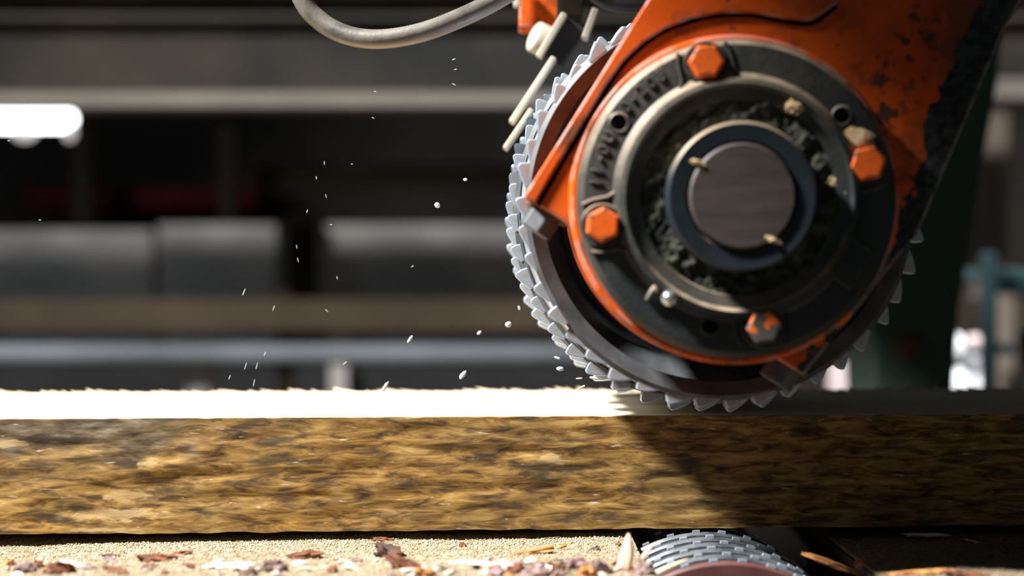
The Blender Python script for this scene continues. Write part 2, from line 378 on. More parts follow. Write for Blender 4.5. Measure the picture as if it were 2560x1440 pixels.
# steel girder high across the background
gy = 4.0
def gz(py, d=gy): return CZ - (py - 720) / FPX * d
g = empty('steel_girder', (0, gy, gz(266)), 'grey steel girder with a lower flange coloured as lit across the upper background', 'girder')
link('web', newbox(-2.2, 2.2, gy + 0.05, gy + 0.075, gz(232), gz(50)), 'girder', g, smooth=False)
bev(link('lower_flange', newbox(-2.2, 2.2, gy, gy + 0.13, gz(266), gz(231)), 'flange_edge', g, smooth=False), 0.006)
bev(link('upper_flange', newbox(-2.2, 2.2, gy, gy + 0.13, gz(52), gz(36)), 'girder', g, smooth=False), 0.004)
for px in (-900, 3100):
    link('stanchion', newbox(P(px, 0, gy).x - 0.06, P(px, 0, gy).x + 0.06, gy + 0.03, gy + 0.12, 0, gz(266)), 'dark_steel', g, smooth=False)
o = link('overhead_rail', newbox(-2.6, 2.6, 4.6, 4.75, CZ + 0.836, CZ + 0.95), 'brown_post', smooth=False)
tag(o, 'dim brown rail above the steel girder', 'rail')

def bar(name, px0, px1, py0, py1, d, depth, mt, label, cat, group=None, b=0.004, down=False):
    a = P(px0, py0, d); c = P(px1, py1, d)
    if down: c.z = 0.0
    o = link(name, newbox(a.x, c.x, d, d + depth, c.z, a.z), mt, smooth=False, origin=((a.x + c.x) / 2, d + depth / 2, c.z))
    bev(o, b); return tag(o, label, cat, group)
bar('rail_beam', -700, 3200, 748, 828, 4.1, 0.09, 'tan_steel', 'tan dusty beam behind the timber, above the blue-grey pipe', 'beam')
a = P(-700, 886, 3.9); c = P(1700, 886, 3.9)
tag(link('conveyor_pipe', cyl(a, c, S(25, 3.9), seg=28), 'blue_steel', origin=a), 'blue-grey horizontal pipe just above the timber in the background', 'pipe')
bar('machine_cabinet', 395, 690, 562, 728, 5.0, 0.3, 'grey_panel', 'grey sheet panel left of the dark post in the background', 'cabinet', down=True)
bar('machine_cabinet', -60, 380, 575, 735, 5.05, 0.3, 'grey_panel', 'darker grey panel at the far left of the background', 'cabinet', down=True)
bar('machine_cabinet', 790, 1400, 562, 725, 5.0, 0.3, 'grey_panel', 'grey sheet panel right of the dark post, left of the wheel', 'cabinet', down=True)
bar('steel_post', 715, 785, 530, 800, 4.88, 0.1, 'dark_steel', 'dark upright post between the two grey panels', 'post', down=True)
bar('steel_post', 548, 590, 262, 560, 5.2, 0.08, 'dark_steel', 'dim brown post below the girder above the grey panel', 'post')
bar('steel_post', 175, 232, 300, 560, 5.2, 0.08, 'dark_steel', 'dim brown post below the glowing lamp', 'post')
bar('steel_post', 690, 725, 720, 985, 4.25, 0.06, 'brown_post', 'thin upright post crossing the tan beam in the background', 'post', down=True)
bar('steel_post', 825, 868, 830, 1000, 4.2, 0.06, 'grey_panel', 'short grey upright below the blue-grey pipe', 'post', down=True)
bar('steel_post', 465, 525, 905, 1005, 4.3, 0.06, 'grey_panel', 'short wide grey upright under the left part of the pipe', 'post', down=True)
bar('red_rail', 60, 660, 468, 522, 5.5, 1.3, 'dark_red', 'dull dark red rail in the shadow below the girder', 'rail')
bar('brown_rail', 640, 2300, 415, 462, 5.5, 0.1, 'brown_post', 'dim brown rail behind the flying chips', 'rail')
bar('low_machine_bed', -400, 1700, 915, 1120, 4.6, 0.25, 'bed_grey', 'low grey machine bed visible just above the timber', 'machine', down=True)

# glowing tube lamp at the left edge
ld = 4.25
lp = empty('tube_lamp', P(60, 340, ld), 'glowing white tube lamp under the girder at the left edge', 'lamp')
a = P(-260, 297, ld); c = P(152, 297, ld)
link('tube', cyl(a, c, S(27, ld), S(27, ld), seg=32, dome=S(36, ld)), 'lamp', lp)
for px, rr in ((62, 30), (174, 13)):
    q = P(px, 326, ld)
    link('clip', chunk(q, (S(rr, ld), S(14, ld), S(24, ld)), None, px, 3, 0.05), 'clip', lp)
link('housing', newbox(P(-260, 0, ld).x, P(150, 0, ld).x, ld + 0.04, ld + 0.10, gz(300, ld), gz(268, ld)), 'dark_steel', lp, smooth=False)

# right-hand background
gd = 2.4
gc = empty('green_column', (P(2290, 0, gd).x, gd + 0.1, 0), 'dark green tapered machine column behind the orange arm', 'column')
pts = [P(2186, 1000, gd), P(2170, 700, gd), P(2060, 300, gd), P(2050, -300, gd), P(2540, -300, gd), P(2498, 200, gd), P(2455, 430, gd), P(2400, 780, gd), P(2384, 1000, gd)]
pp = [(v.x, v.z) for v in pts]; pp = [(pp[0][0], 0.0)] + pp + [(pp[-1][0], 0.0)]
bev(link('column_plate', prism(pp, gd, gd + 0.2), 'green', gc, smooth=False), 0.008)
b = P(2270, 866, gd)
link('rusty_bolt', cyl((b.x, gd + 0.004, b.z), (b.x, gd - 0.014, b.z), S(24, gd), seg=6), 'rust', gc, smooth=False)
link('washer', cyl((b.x, gd + 0.004, b.z), (b.x, gd - 0.004, b.z), S(34, gd), seg=24), 'rust', gc)

bar('beige_column', 2440, 2522, 235, 1120, 4.6, 0.15, 'beige', 'beige upright column right of the green column', 'column', down=True)
bar('beige_crossbeam', 2420, 3100, 196, 248, 3.9, 0.1, 'flange_edge', 'pale crossbeam end at the upper right edge', 'beam')
t = empty('teal_frame', P(2478, 975, 3.1), 'dark teal steel frame at the right edge above the timber', 'frame')
def tbar(n, px0, px1, py0, py1, d, dep, mt):
    a = P(px0, py0, d); c = P(px1, py1, d); bev(link(n, newbox(a.x, c.x, d, d + dep, c.z, a.z), mt, t, smooth=False), 0.003)
tbar('upright', 2460, 2494, 632, 1250, 3.08, 0.03, 'teal_dark')
tbar('crossbar', 2415, 2720, 672, 702, 3.12, 0.04, 'teal')
tbar('lower_rail', 2494, 2720, 702, 735, 3.125, 0.03, 'teal_dark')
tbar('stub', 2492, 2535, 858, 886, 3.1, 0.03, 'teal')
tbar('upright', 2690, 2720, 632, 1250, 3.08, 0.03, 'teal_dark')
bar('wooden_crate', 2404, 2466, 745, 842, 3.5, 0.2, 'brown_post', 'dim brown crate behind the white sacks', 'crate', down=True)
bar('grey_upright', 2505, 2540, 740, 1150, 3.9, 0.08, 'beige', 'grey upright between the teal frame bars at the right edge', 'post', down=True)
def blob(name, px, py, rx, ry, d, mt, label, seed, rot=0, cat='sack', depth=None):
    o = link(name, chunk(P(px, py, d), (S(rx, d), S(depth or min(rx, ry), d), S(ry, d)), E(0, rot, 0), seed, 3, 0.10), mt, origin=P(px, py, d))
    return tag(o, label, cat)
wd = 3.3
blob('white_sack', 2398, 968, 28, 46, wd, 'white_bag', 'lower left white sack in the bright heap beside the teal frame', 1)
blob('white_sack', 2452, 970, 28, 46, wd + .02, 'white_bag', 'lower right bluish white sack in the bright heap beside the teal frame', 2)
blob('white_sack', 2448, 902, 28, 24, wd + .02, 'white_bag', 'upper bluish white sack with a dark top in the heap by the teal frame', 3)
blob('white_jug', 2399, 868, 15, 34, wd, 'white_bag', 'tilted white jug leaning over the heap of white sacks', 4, -12, 'jug')
blob('pink_parcel', 2446, 856, 32, 18, wd + .03, 'pink_board', 'pinkish parcel on top of the white sacks', 5, 14, 'parcel')
blob('black_strap', 2440, 884, 36, 8, wd - .01, 'teal_dark', 'black strap between the pinkish parcel and the white sacks', 6, 14, 'strap')
bar('sack_stand', 2340, 2500, 1010, 1400, wd - .08, 0.25, 'dark_steel', 'dark stand carrying the white sacks, hidden behind the timber', 'stand', down=True)
bar('pink_board', 2075, 2142, 905, 1200, 3.4, 0.03, 'pink_board', 'pinkish white board seen below the wheel housing', 'board', down=True)
bar('mint_post', 2140, 2180, 855, 1200, 3.42, 0.05, 'mint', 'pale mint green post beside the pinkish board', 'post', down=True)
# unseen light added above the frame only to brighten the white sacks
area('sack_fill_light', (P(2500, 0, 3.0).x - .2, 2.75, 2.4), P(2400, 920, wd), 0.15, 2.2, (0.93, 0.96, 1.0), 32)

# ------------------------------------------------------------------ conveyor table, rollers
AX = ARM_O.x; AZ = ARM_O.z
tb = empty('conveyor_table', (-0.2, 1.45, 0), 'steel conveyor table under the sawdust and the timber', 'table')
RX0, RX1 = AX - 0.074, AX + 0.115
for x0, x1 in ((-0.95, RX0), (RX1, 1.0)):
    link('table_plate', newbox(x0, x1, 1.02, 1.86, 0.877, 0.885), 'table', tb, smooth=False)
    for xx in (x0 + 0.05, x1 - 0.08):
        for yy in (1.06, 1.78): link('leg', newbox(xx, xx + 0.05, yy, yy + 0.05, 0, 0.877), 'dark_steel', tb, smooth=False)
for yy in (1.02, 1.82): link('side_rail', newbox(-0.95, 1.0, yy, yy + 0.04, 0.74, 0.877), 'dark_steel', tb, smooth=False)

BEAM_B = 0.9012
rr = 0.1255; rz = BEAM_B - rr - 0.0005
ro = empty('feed_roller', (AX, 1.4, rz), 'lower steel feed roller with rows of bright teeth under the timber', 'roller')
link('drum', lathe([(0, 1.252), (0.03, 1.252), (0.108, 1.256), (0.112, 1.262), (0.112, 1.80), (0, 1.80)], AX, rz, 72), ['roller_face'], ro)
NT2 = 34
tm = bmesh.new()
vs = [(-0.0042, 0, -0.004), (0.0042, 0, -0.004), (0.003, 0, 0.003), (-0.003, 0, 0.003)]
A = [tm.verts.new((x, -0.003, z)) for x, y, z in vs]; B = [tm.verts.new((x, 0.003, z)) for x, y, z in vs]
tm.faces.new(A); tm.faces.new(B[::-1])
for i in range(4): tm.faces.new((A[i], A[(i + 1) % 4], B[(i + 1) % 4], B[i]))
nub0 = None
for di, yy in enumerate([1.250 + 0.030 * i for i in range(7)]):
    ring = link('toothed_ring', lathe([(0.108, yy), (0.1205, yy), (0.1225, yy + 0.002), (0.1225, yy + 0.008), (0.1205, yy + 0.010), (0.108, yy + 0.010)], AX, rz, 72, True), 'roller' if di else 'roller_face', ro, origin=(AX, yy + 0.005, rz))
    for q in range(NT2):
        a = 2 * math.pi * (q + 0.37 * di) / NT2
        if math.sin(a) < 0.55: continue                       # only the upper teeth can be seen
        mtx = Matrix.Rotation(-(a - math.pi / 2), 4, 'Y') @ Matrix.Translation((0, 0, 0.1215))
        if nub0 is None:
            nub0 = link('tooth', tm, 'tooth', ring, origin=wpos(ring), smooth=False)
            nub0.data.transform(Matrix.Translation(wpos(ring))); nub0.matrix_local = mtx
        else: copy_part(nub0, ring, mtx)

# ------------------------------------------------------------------ timber
YAW = math.radians(3.5)
TD = 1.395
def T(s, dpt, z):                                   # timber coordinates -> world
    return Vector((s * math.cos(YAW) - dpt * math.sin(YAW), TD + s * math.sin(YAW) + dpt * math.cos(YAW), z))
TOP = 1.0; WID = 0.338
tim = empty('timber', T(0, 0, BEAM_B), 'long squared timber with a white sawn top and streaky brown bark side', 'timber')
tim.rotation_euler = (0, 0, YAW)
def tlink(name, bm, mats, smooth=True, angle=35):   # bm in local timber coordinates (s, depth, z above underside)
    bmesh.ops.recalc_face_normals(bm, faces=bm.faces)
    me = bpy.data.meshes.new(name); bm.to_mesh(me); bm.free()
    for m in (mats if isinstance(mats, list) else [mats]): me.materials.append(M[m])
    if smooth:
        me.polygons.foreach_set('use_smooth', [True] * len(me.polygons)); me.set_sharp_from_angle(angle=math.radians(angle))
    o = bpy.data.objects.new(name, me); C.objects.link(o); o.parent = tim; return o
H = TOP - BEAM_B
tlink('sawn_body', newbox(-0.8, 0.95, 0.004, WID, 0, H), 'sawn', smooth=False)
bm = bmesh.new(); NS, NZ = 620, 34; grid = []
for i in range(NS + 1):
    s = -0.8 + 1.75 * i / NS; row = []
    for j in range(NZ + 1):
        z = H * j / NZ
        e = min(1, min(j, NZ - j) / 4)
        dsp = 0.0016 * mnoise.noise(Vector((s * 16, 3.3, z * 85))) + 0.0008 * mnoise.noise(Vector((s * 40, 9.1, z * 240)))
        dsp += 0.0010 * mnoise.noise(Vector((s * 7, 1.7, z * 20)))
        zz = z + (0.0016 * mnoise.noise(Vector((s * 40, 5, 0))) + 0.001 * mnoise.noise(Vector((s * 11, 8, 0))) if j == 0 else 0)
        if j == NZ: zz = H - 0.0004 - max(0, 0.0016 * mnoise.noise(Vector((s * 55, 2, 0))))
        row.append(bm.verts.new((s, 0.0 - dsp * e, zz)))
    row2 = row; grid.append(row)
for i in range(NS):
    for j in range(NZ): bm.faces.new((grid[i][j], grid[i + 1][j], grid[i + 1][j + 1], grid[i][j + 1]))
for j, dz in ((0, 0), (NZ, 0)):
    back = [bm.verts.new((r[j].co.x, 0.005, r[j].co.z)) for r in grid]
    for i in range(NS): bm.faces.new((grid[i][j], grid[i + 1][j], back[i + 1], back[i]))
tlink('bark_face', bm, 'bark_face', angle=60)
# torn fibres standing up along the far top edge
bm = bmesh.new()
for i in range(230):
    s = random.uniform(-0.6, 0.6); L = random.uniform(0.004, 0.022); hh = random.uniform(0.0006, 0.0042) * (1.3 if random.random() < .2 else .8); y = WID - random.uniform(0, 0.006)
    a = bm.verts.new((s, y, H - 0.0005)); b = bm.verts.new((s + L, y, H - 0.0005)); c = bm.verts.new((s - L * random.uniform(0.0, .5), y, H + hh)); d = bm.verts.new((s + L * .5, y + 0.0025, H - .0005))
    for f in ((a, b, c), (a, c, d), (b, d, c)): bm.faces.new(f)
tag(tlink('torn_fibres', bm, 'sawn', smooth=False), kind='stuff')

# ------------------------------------------------------------------ upper toothed wheel
wh = empty('spiked_feed_wheel', (AX, 1.42, TOP), 'toothed steel feed wheel rolling on top of the timber behind the orange arm', 'wheel')
link('drum', lathe([(0.150, 1.322), (0.156, 1.33), (0.1655, 1.40), (0.167, 1.66), (0.05, 1.66)], AX, AZ, 128), 'tooth', wh)
link('inner_rim', lathe([(0.06, 1.37), (0.128, 1.352), (0.134, 1.335), (0.150, 1.322)], AX, AZ, 128), 'rim', wh)
link('web', lathe([(0.03, 1.372), (0.136, 1.366)], AX, AZ, 96), 'rim_dark', wh)  # dark tone put in for the shaded recess inside the rim
NTW = 42
rows = [(1.300, 0.1590, 0.1685, 0.144), (1.372, 0.1672, 0.1769, 0.152), (1.445, 0.1695, 0.1792, 0.155), (1.530, 0.1695, 0.1792, 0.155)]
tb_m = bmesh.new()                                      # one saw tooth, tip towards +z, leaning along +x
prof = [(-0.0112, -0.004), (0.0092, -0.004), (0.0094, 0.0020), (0.0080, 0.0080), (0.0050, 0.0095), (-0.0025, 0.0058), (-0.0105, 0.0004)]
A = [tb_m.verts.new((x, -0.0075, z)) for x, z in prof]; B = [tb_m.verts.new((x, 0.0075, z)) for x, z in prof]
tb_m.faces.new(A); tb_m.faces.new(B[::-1])
for i in range(len(prof)): tb_m.faces.new((A[i], A[(i + 1) % len(prof)], B[(i + 1) % len(prof)], B[i]))
tooth0 = None; trd = random.Random(11)
for ri, (yy, rb, rt, rin) in enumerate(rows):
    ring = link('toothed_disc', lathe([(rin, yy + 0.004), (rb - 0.004, yy), (rb, yy + 0.003), (rb, yy + 0.016), (rin, yy + 0.020)], AX, AZ, 128, True), 'rim', wh, origin=(AX, yy + 0.0095, AZ))
    for q in range(NTW):
        a = 2 * math.pi * (q + 0.43 * ri) / NTW
        mtx = Matrix.Rotation(-(a - math.pi / 2) + trd.uniform(-.012, .012), 4, 'Y') @ Matrix.Translation((0, 0, rb)) @ Matrix.Diagonal((trd.uniform(.75, 1.05), trd.uniform(.8, 1.3), trd.uniform(.6, 1.0), 1))
        if tooth0 is None:
            tooth0 = link('tooth', tb_m, 'tooth', ring, origin=wpos(ring), smooth=False)
            tooth0.data.transform(Matrix.Translation(wpos(ring))); tooth0.matrix_local = mtx
            bev(tooth0, 0.0012, 2, 30)
        else: copy_part(tooth0, ring, mtx)
# hub collar and shaft end that come through the bearing flange
D0 = 1.2
link('hub_collar', lathe([(0.040, 1.182), (0.0415, 1.1775), (0.0535, 1.1765), (0.0558, 1.1795), (0.0558, 1.21), (0.04, 1.21)], AX, AZ, 96), 'collar', wh)
link('shaft', lathe([(0, 1.1745), (0.0375, 1.1745), (0.0395, 1.1765), (0.0395, 1.40), (0, 1.40)], AX, AZ, 96), 'shaft', wh)

# ------------------------------------------------------------------ orange arm with bearing flange
arm = empty('bearing_head', (AX, D0, AZ), 'worn orange feed arm carrying a round dark bearing flange over the timber', 'machine arm')
AD = 1.222; HR = 0.1262
ua = P(1600, 30, AD) - P(1310, 490, AD); ua.normalize()
ub = P(2500, 90, AD) - P(2010, 940, AD); ub.normalize()
pL = P(1310, 490, AD); pR = P(2010, 940, AD)
ucut = (pR - pL).normalized()
# points where the bottom cut meets the round housing
def hit(p0, u):
    f = Vector((p0.x - AX, 0, p0.z - AZ)); b_ = f.dot(u); c_ = f.dot(f) - HR * HR; dq = math.sqrt(b_ * b_ - c_); return -b_ - dq, -b_ + dq
t0, t1 = hit(pL, ucut)
hA = pL + ucut * t0; hB = pL + ucut * t1
aA = math.atan2(hA.z - AZ, hA.x - AX); aB = math.atan2(hB.z - AZ, hB.x - AX)
while aA < 0: aA += 2 * math.pi
while aB < aA: aB += 2 * math.pi
arc = [(AX + HR * math.cos(aA + (aB - aA) * i / 40), AZ + HR * math.sin(aA + (aB - aA) * i / 40)) for i in range(41)]
topL = pL + ua * 0.50; topR = pR + ub * 0.62
out = [(topL.x, topL.z), (pL.x, pL.z)] + arc + [(pR.x, pR.z)] + [(v.x, v.z) for v in (P(2160, 752, AD), P(2300, 575, AD), P(2405, 328, AD), P(2510, 80, AD))] + [(topR.x, topR.z)]
bev(link('arm_plate', prism(out, AD, AD + 0.045), 'orange', arm, smooth=False), 0.0022, 2, 30)
seam = [(1338, 508), (1400, 402), (1460, 302), (1515, 212), (1560, 150), (1610, 104), (1665, 70), (1730, 46), (1800, 33), (1880, 32), (1960, 47), (2030, 52), (2090, 10), (2125, -60)]
AL = AD - 0.003
sp = [P(x, y, AL) for x, y in seam]
lipL = P(1310, 490, AL); lipR = P(2010, 940, AL) + ub * 0.19
lip = [(topL.x, topL.z), (lipL.x, lipL.z)] + [(v.x, v.z) for v in sp] + [((topL.x * 0.6 + topR.x * 0.4), (topL.z * 0.6 + topR.z * 0.4))]
bev(link('raised_lip', prism(lip, AL, AD + 0.001), 'orange', arm, smooth=False), 0.0018, 3, 30)
# black tube along the lip's inner seam, drawn in for its shadow line
jp = [P(x + (7 if q < 6 else 0), y + (4 if q < 6 else 7), AD + 0.0013) for q, (x, y) in enumerate(seam[:13])]
link('lip_shadow_line', tube(catmull(jp, 4), 0.0023, 8), 'void', arm)
link('housing_ring', lathe([(0.116, AD - 0.003), (0.1235, AD - 0.003), (HR, AD), (HR, 1.290), (0.118, 1.294), (0.112, 1.27)], AX, AZ, 128), 'orange', arm)
link('housing_core', lathe([(0.04, 1.268), (0.121, 1.268), (0.10, 1.345), (0.04, 1.345)], AX, AZ, 64), 'black', arm)  # black put in for the dark recess between arm and wheel
# flange
fz = 1.2005
fl_ = link('bearing_flange', lathe([(0.056, 1.2005), (0.0720, 1.1985), (0.0735, 1.1945), (0.0825, 1.1925), (0.0852, 1.1895), (0.0890, 1.1905), (0.0915, 1.198), (0.0945, fz), (0.1125, fz), (0.1155, fz + 0.0005), (0.1195, fz + 0.005), (0.1205, fz + 0.010), (0.1205, AD)], AX, AZ, 160), 'iron', arm)
gb = lathe([(0.0548, 1.1975)] + [(0.0555 + 0.0195 * i / 12, 1.1962) for i in range(13)] + [(0.0752, 1.1990)], AX, AZ, 220)
for v in gb.verts:
    r_ = math.hypot(v.co.x - AX, v.co.z - AZ)
    if 0.0552 < r_ < 0.0751: v.co.y -= 0.0034 * max(-0.5, mnoise.noise(v.co * 110)) + 0.0022 * mnoise.noise(v.co * 260)
link('grease_ring', gb, 'grease', fl_, angle=80)
def fpt(px, py, d=fz): return P(px, py, d)
def hexbolt(px, py, r, h, mt, name='bolt', parent=arm, d=fz, rot=0.3, washer=True):
    c = P(px, py, d - h); bm = bmesh.new(); ring = []
    for (rr_, y) in ((r, d), (r, d - h + 0.0015), (r * 0.88, d - h)):
        ring.append([bm.verts.new((c.x + rr_ * math.cos(rot + i * math.pi / 3), y, c.z + rr_ * math.sin(rot + i * math.pi / 3))) for i in range(6)])
    for A_, B_ in zip(ring, ring[1:]):
        for i in range(6): bm.faces.new((A_[i], A_[(i + 1) % 6], B_[(i + 1) % 6], B_[i]))
    bm.faces.new(ring[-1]); bm.faces.new(ring[0][::-1])
    o = bev(link(name, bm, mt, parent, smooth=False, origin=(c.x, d, c.z)), 0.002, 2, 25)
    if washer: link('washer', lathe([(r * 0.7, d - 0.0028), (r * 1.16, d - 0.0028), (r * 1.22, d - 0.0015), (r * 1.22, d + 0.001)], c.x, c.z, 40), 'iron', o)
    # cast pad under the bolt with its little ridge to the ring
    return o, c
bolts = [(1768, 152, 0.0, 'bolt_orange'), (1508, 562, 0.45, 'bolt_orange'), (2172, 408, 0.2, 'bolt_orange'), (1912, 818, 0.1, 'bolt_worn')]
for (x, y, rt, bmt) in bolts:
    o, c = hexbolt(x, y, 0.0136, 0.0125, bmt, rot=rt)
    v = Vector((AX - c.x, 0, AZ - c.z)).normalized(); side = Vector((-v.z, 0, v.x))
    a0 = math.atan2(-v.z, -v.x)
    # cast ridges that run from the bolt pad to the raised ring
    for sg in (-1, 1):
        b0 = Vector((c.x, fz - 0.0003, c.z)) + side * sg * 0.0200
        link('pad_ridge', tube([b0 - v * 0.012 - side * sg * 0.002, b0 - v * 0.004, b0 + v * 0.008, b0 + v * 0.0165 + side * sg * 0.003], 0.0016, 8), 'iron', fl_)
for (x, y) in ((1548, 307), (2105, 290), (1776, 815)):
    c = P(x, y, fz - 0.0008)
    h_ = link('dowel_hole', lathe([(0, fz - 0.0001), (0.0060, fz - 0.0001), (0.0060, fz - 0.0006), (0, fz - 0.0006)], c.x, c.z, 28), 'void', fl_)  # black disc, the dark depth of the hole put into its colour
    link('hole_rim', lathe([(0.0058, fz - 0.0006), (0.0064, fz - 0.0009), (0.0072, fz - 0.0009), (0.0085, fz + 0.0002)], c.x, c.z, 36), 'iron', fl_)
# raised plate, grease nipple, dust
c = P(2125, 660, fz)
bev(link('raised_plate', newbox(-0.011, 0.011, -0.003, 0.001, -0.017, 0.017, mtx=Matrix.Translation(c) @ Matrix.Rotation(math.radians(35), 4, 'Y')), 'iron', fl_, smooth=False), 0.003)
c = P(1672, 746, fz - 0.009)
gn = link('grease_nipple', cyl((c.x, fz, c.z), (c.x, fz - 0.011, c.z), 0.0052, 0.0045, 20), 'rust', arm, origin=(c.x, fz, c.z))
link('nipple_ball', chunk((c.x, fz - 0.013, c.z), (0.0062, 0.0062, 0.0062), None, 2, 3, 0.02), 'nipple', gn)
p0 = P(1620, 752, fz - .001); p1 = P(1652, 706, fz - .001)
link('cast_lug', tube([p0, (p0 + p1) / 2 + Vector((0, -.002, 0)), p1], [0.003, 0.0042, 0.003], 10), 'iron', fl_)
for px, py, sx, sz, sd in ((2124, 378, 0.0105, 0.0100, 3), (2150, 350, 0.012, 0.007, 8), (1985, 268, 0.0065, 0.005, 11), (1745, 408, 0.0055, 0.0022, 5), (1932, 600, 0.006, 0.0018, 6), (2085, 452, 0.005, 0.006, 7), (2105, 480, 0.004, 0.006, 9), (2100, 376, 0.008, 0.003, 12)):
    d_ = 1.1745 if sd in (5, 6) else (1.192 if sd == 11 else fz - 0.002)
    link('caked_sawdust', chunk(P(px, py, d_), (sx, 0.004 if sd not in (5, 6) else 0.0015, sz), E(0, 25, 0), sd, 3, 0.5), 'caked_dust', arm)
# raised casting letters on the flange
def letter(ch, px, py, size):
    c = P(px, py, fz - 0.0008); cu = bpy.data.curves.new('letter', 'FONT'); cu.body = ch; cu.size = size; cu.extrude = 0.0009
    cu.align_x = 'CENTER'; cu.align_y = 'CENTER'; cu.bevel_depth = 0.0003
    o = bpy.data.objects.new('letter_src', cu); C.objects.link(o)
    dg = bpy.context.evaluated_depsgraph_get(); me = bpy.data.meshes.new_from_object(o.evaluated_get(dg))
    bpy.data.objects.remove(o); bpy.data.curves.remove(cu)
    ang = math.atan2(c.z - AZ, c.x - AX) - math.pi / 2                     # letter tops point away from the hub
    me.transform(Matrix.Translation((c.x, fz - 0.0003, c.z)) @ Matrix.Rotation(-ang, 4, 'Y') @ Matrix.Rotation(math.pi / 2, 4, 'X'))
    me.materials.clear()
    link('raised_letter', me, 'iron', fl_, smooth=False)
for ch, x, y in (('1', 1491, 457), ('1', 1494, 428), ('-', 1499, 398), ('0', 1509, 375), ('U', 1522, 343), ('0', 1564, 268), ('-', 1582, 247), ('2', 1603, 226), ('0', 1627, 207), ('8', 1652, 190)):
    letter(ch, x, y, 0.0125)
# corner bolts hanging below the cut edge
for px, py in ((1349, 558), (1950, 936)):
    c = P(px, py, 1.245); n_ = Vector((-ucut.z, 0, ucut.x)).normalized()
    if n_.z > 0: n_ = -n_
    o = link('corner_bolt', cyl(c - n_ * 0.009, c + n_ * 0.008, 0.0145, seg=6), 'rim', arm, smooth=False, origin=c)
    bev(o, 0.0015); link('washer', cyl(c - n_ * 0.012, c - n_ * 0.008, 0.018, seg=30), 'rust', o)
# unseen canopy added above the frame to shade the arm's right-hand side
cy = empty('shade_canopy', (0.4, 1.5, 0), 'unseen sheet canopy added above the feed arm to shade its right side', 'canopy')
link('shade_sheet', newbox(-0.455, 1.45, 0.55, 2.3, 1.95, 1.97), 'dark_steel', cy, smooth=False)
for yy in (0.6, 2.2): link('shade_post', newbox(1.37, 1.43, yy, yy + 0.06, 0, 1.95), 'dark_steel', cy, smooth=False)
# column head that carries the arm, above the frame
ca = empty('arm_carrier', (topR.x - .1, 1.3, topR.z), 'orange carrier beam holding the feed arm above the frame', 'beam')
link('carrier_beam', newbox(0.30, 1.25, AD + 0.045, AD + 0.16, topL.z - 0.13, topL.z - 0.02), 'orange', ca, smooth=False)
link('carrier_post', newbox(1.12, 1.25, AD + 0.045, AD + 0.16, 0, topL.z - 0.13), 'green', ca, smooth=False)

# ------------------------------------------------------------------ scraper bracket left of the wheel
sb = empty('scraper_bracket', P(1400, 120, 1.55), 'cream and orange scraper bracket with a round pin at the upper left of the wheel', 'bracket')
def bar2(name, pa, pb, wpx, d, depth, mt, par=sb, bv=0.0015):
    a = P(*pa, d); b_ = P(*pb, d); u = (b_ - a).normalized(); n_ = Vector((-u.z, 0, u.x)); h = S(wpx, d) / 2
    q = [a + n_ * h, b_ + n_ * h, b_ - n_ * h, a - n_ * h]
    return bev(link(name, prism([(v.x, v.z) for v in q], d, d + depth), mt, par, smooth=False), bv)
SD = 1.62
link('pin', cyl(P(1412, 128, SD), P(1338, 92, SD - 0.01), S(40, SD), S(40, SD), 28, S(12, SD)), 'cream', sb)
bar2('lit_plate_edge', (1412, 32), (1346, 142), 17, SD - 0.05, 0.012, 'cream')  # cream strip drawn as the lit edge of the dark plate
bar2('dark_plate', (1442, 58), (1380, 152), 58, SD - 0.038, 0.03, 'black')
bar2('scraper_bar', (1386, 142), (1278, 306), 16, SD - 0.06, 0.02, 'cream')
bar2('scraper_bar', (1330, 272), (1262, 372), 14, SD - 0.07, 0.02, 'cream')
bar2('mounting_arm', (1350, -160), (1346, 66), 96, SD + 0.02, 0.05, 'orange')
bar2('locating_stud', (1293, -60), (1293, 16), 18, SD, 0.012, 'cream')
bar2('guide_strip', (1490, 20), (1462, 95), 18, SD - 0.05, 0.02, 'cream')
bar2('guide_plate', (1440, -80), (1425, 40), 60, SD + 0.01, 0.03, 'brown_post')
bar2('hanger', (1350, -900), (1350, -150), 60, SD + 0.05, 0.06, 'dark_steel')
a = [P(1440, -60, 1.5), P(1490, -8, 1.5), P(1540, 12, 1.5), P(1620, 14, 1.5)]
tag(link('black_hose', tube(catmull(a, 8), S(17, 1.5), 14), 'black', origin=a[0]), 'short black hose behind the top of the orange arm', 'hose')

# grey hydraulic hose looping down from above
hd = 1.42
hp = [P(640, -420, hd), P(690, -180, hd), P(752, -10, hd), P(800, 52, hd), P(868, 88, hd - .005), P(950, 98, hd - .01), P(1050, 82, hd - .01), P(1150, 45, hd), P(1250, -5, hd + .02), P(1350, -70, hd + .05), P(1450, -160, hd + .08)]
hose = empty('hydraulic_hose', P(950, 98, hd), 'dusty grey hydraulic hose looping down at the top centre', 'hose')
pts = catmull(hp, 26)
link('hose_body', tube(pts, S(24, hd), 24, 0.00025), 'hose', hose, angle=60)

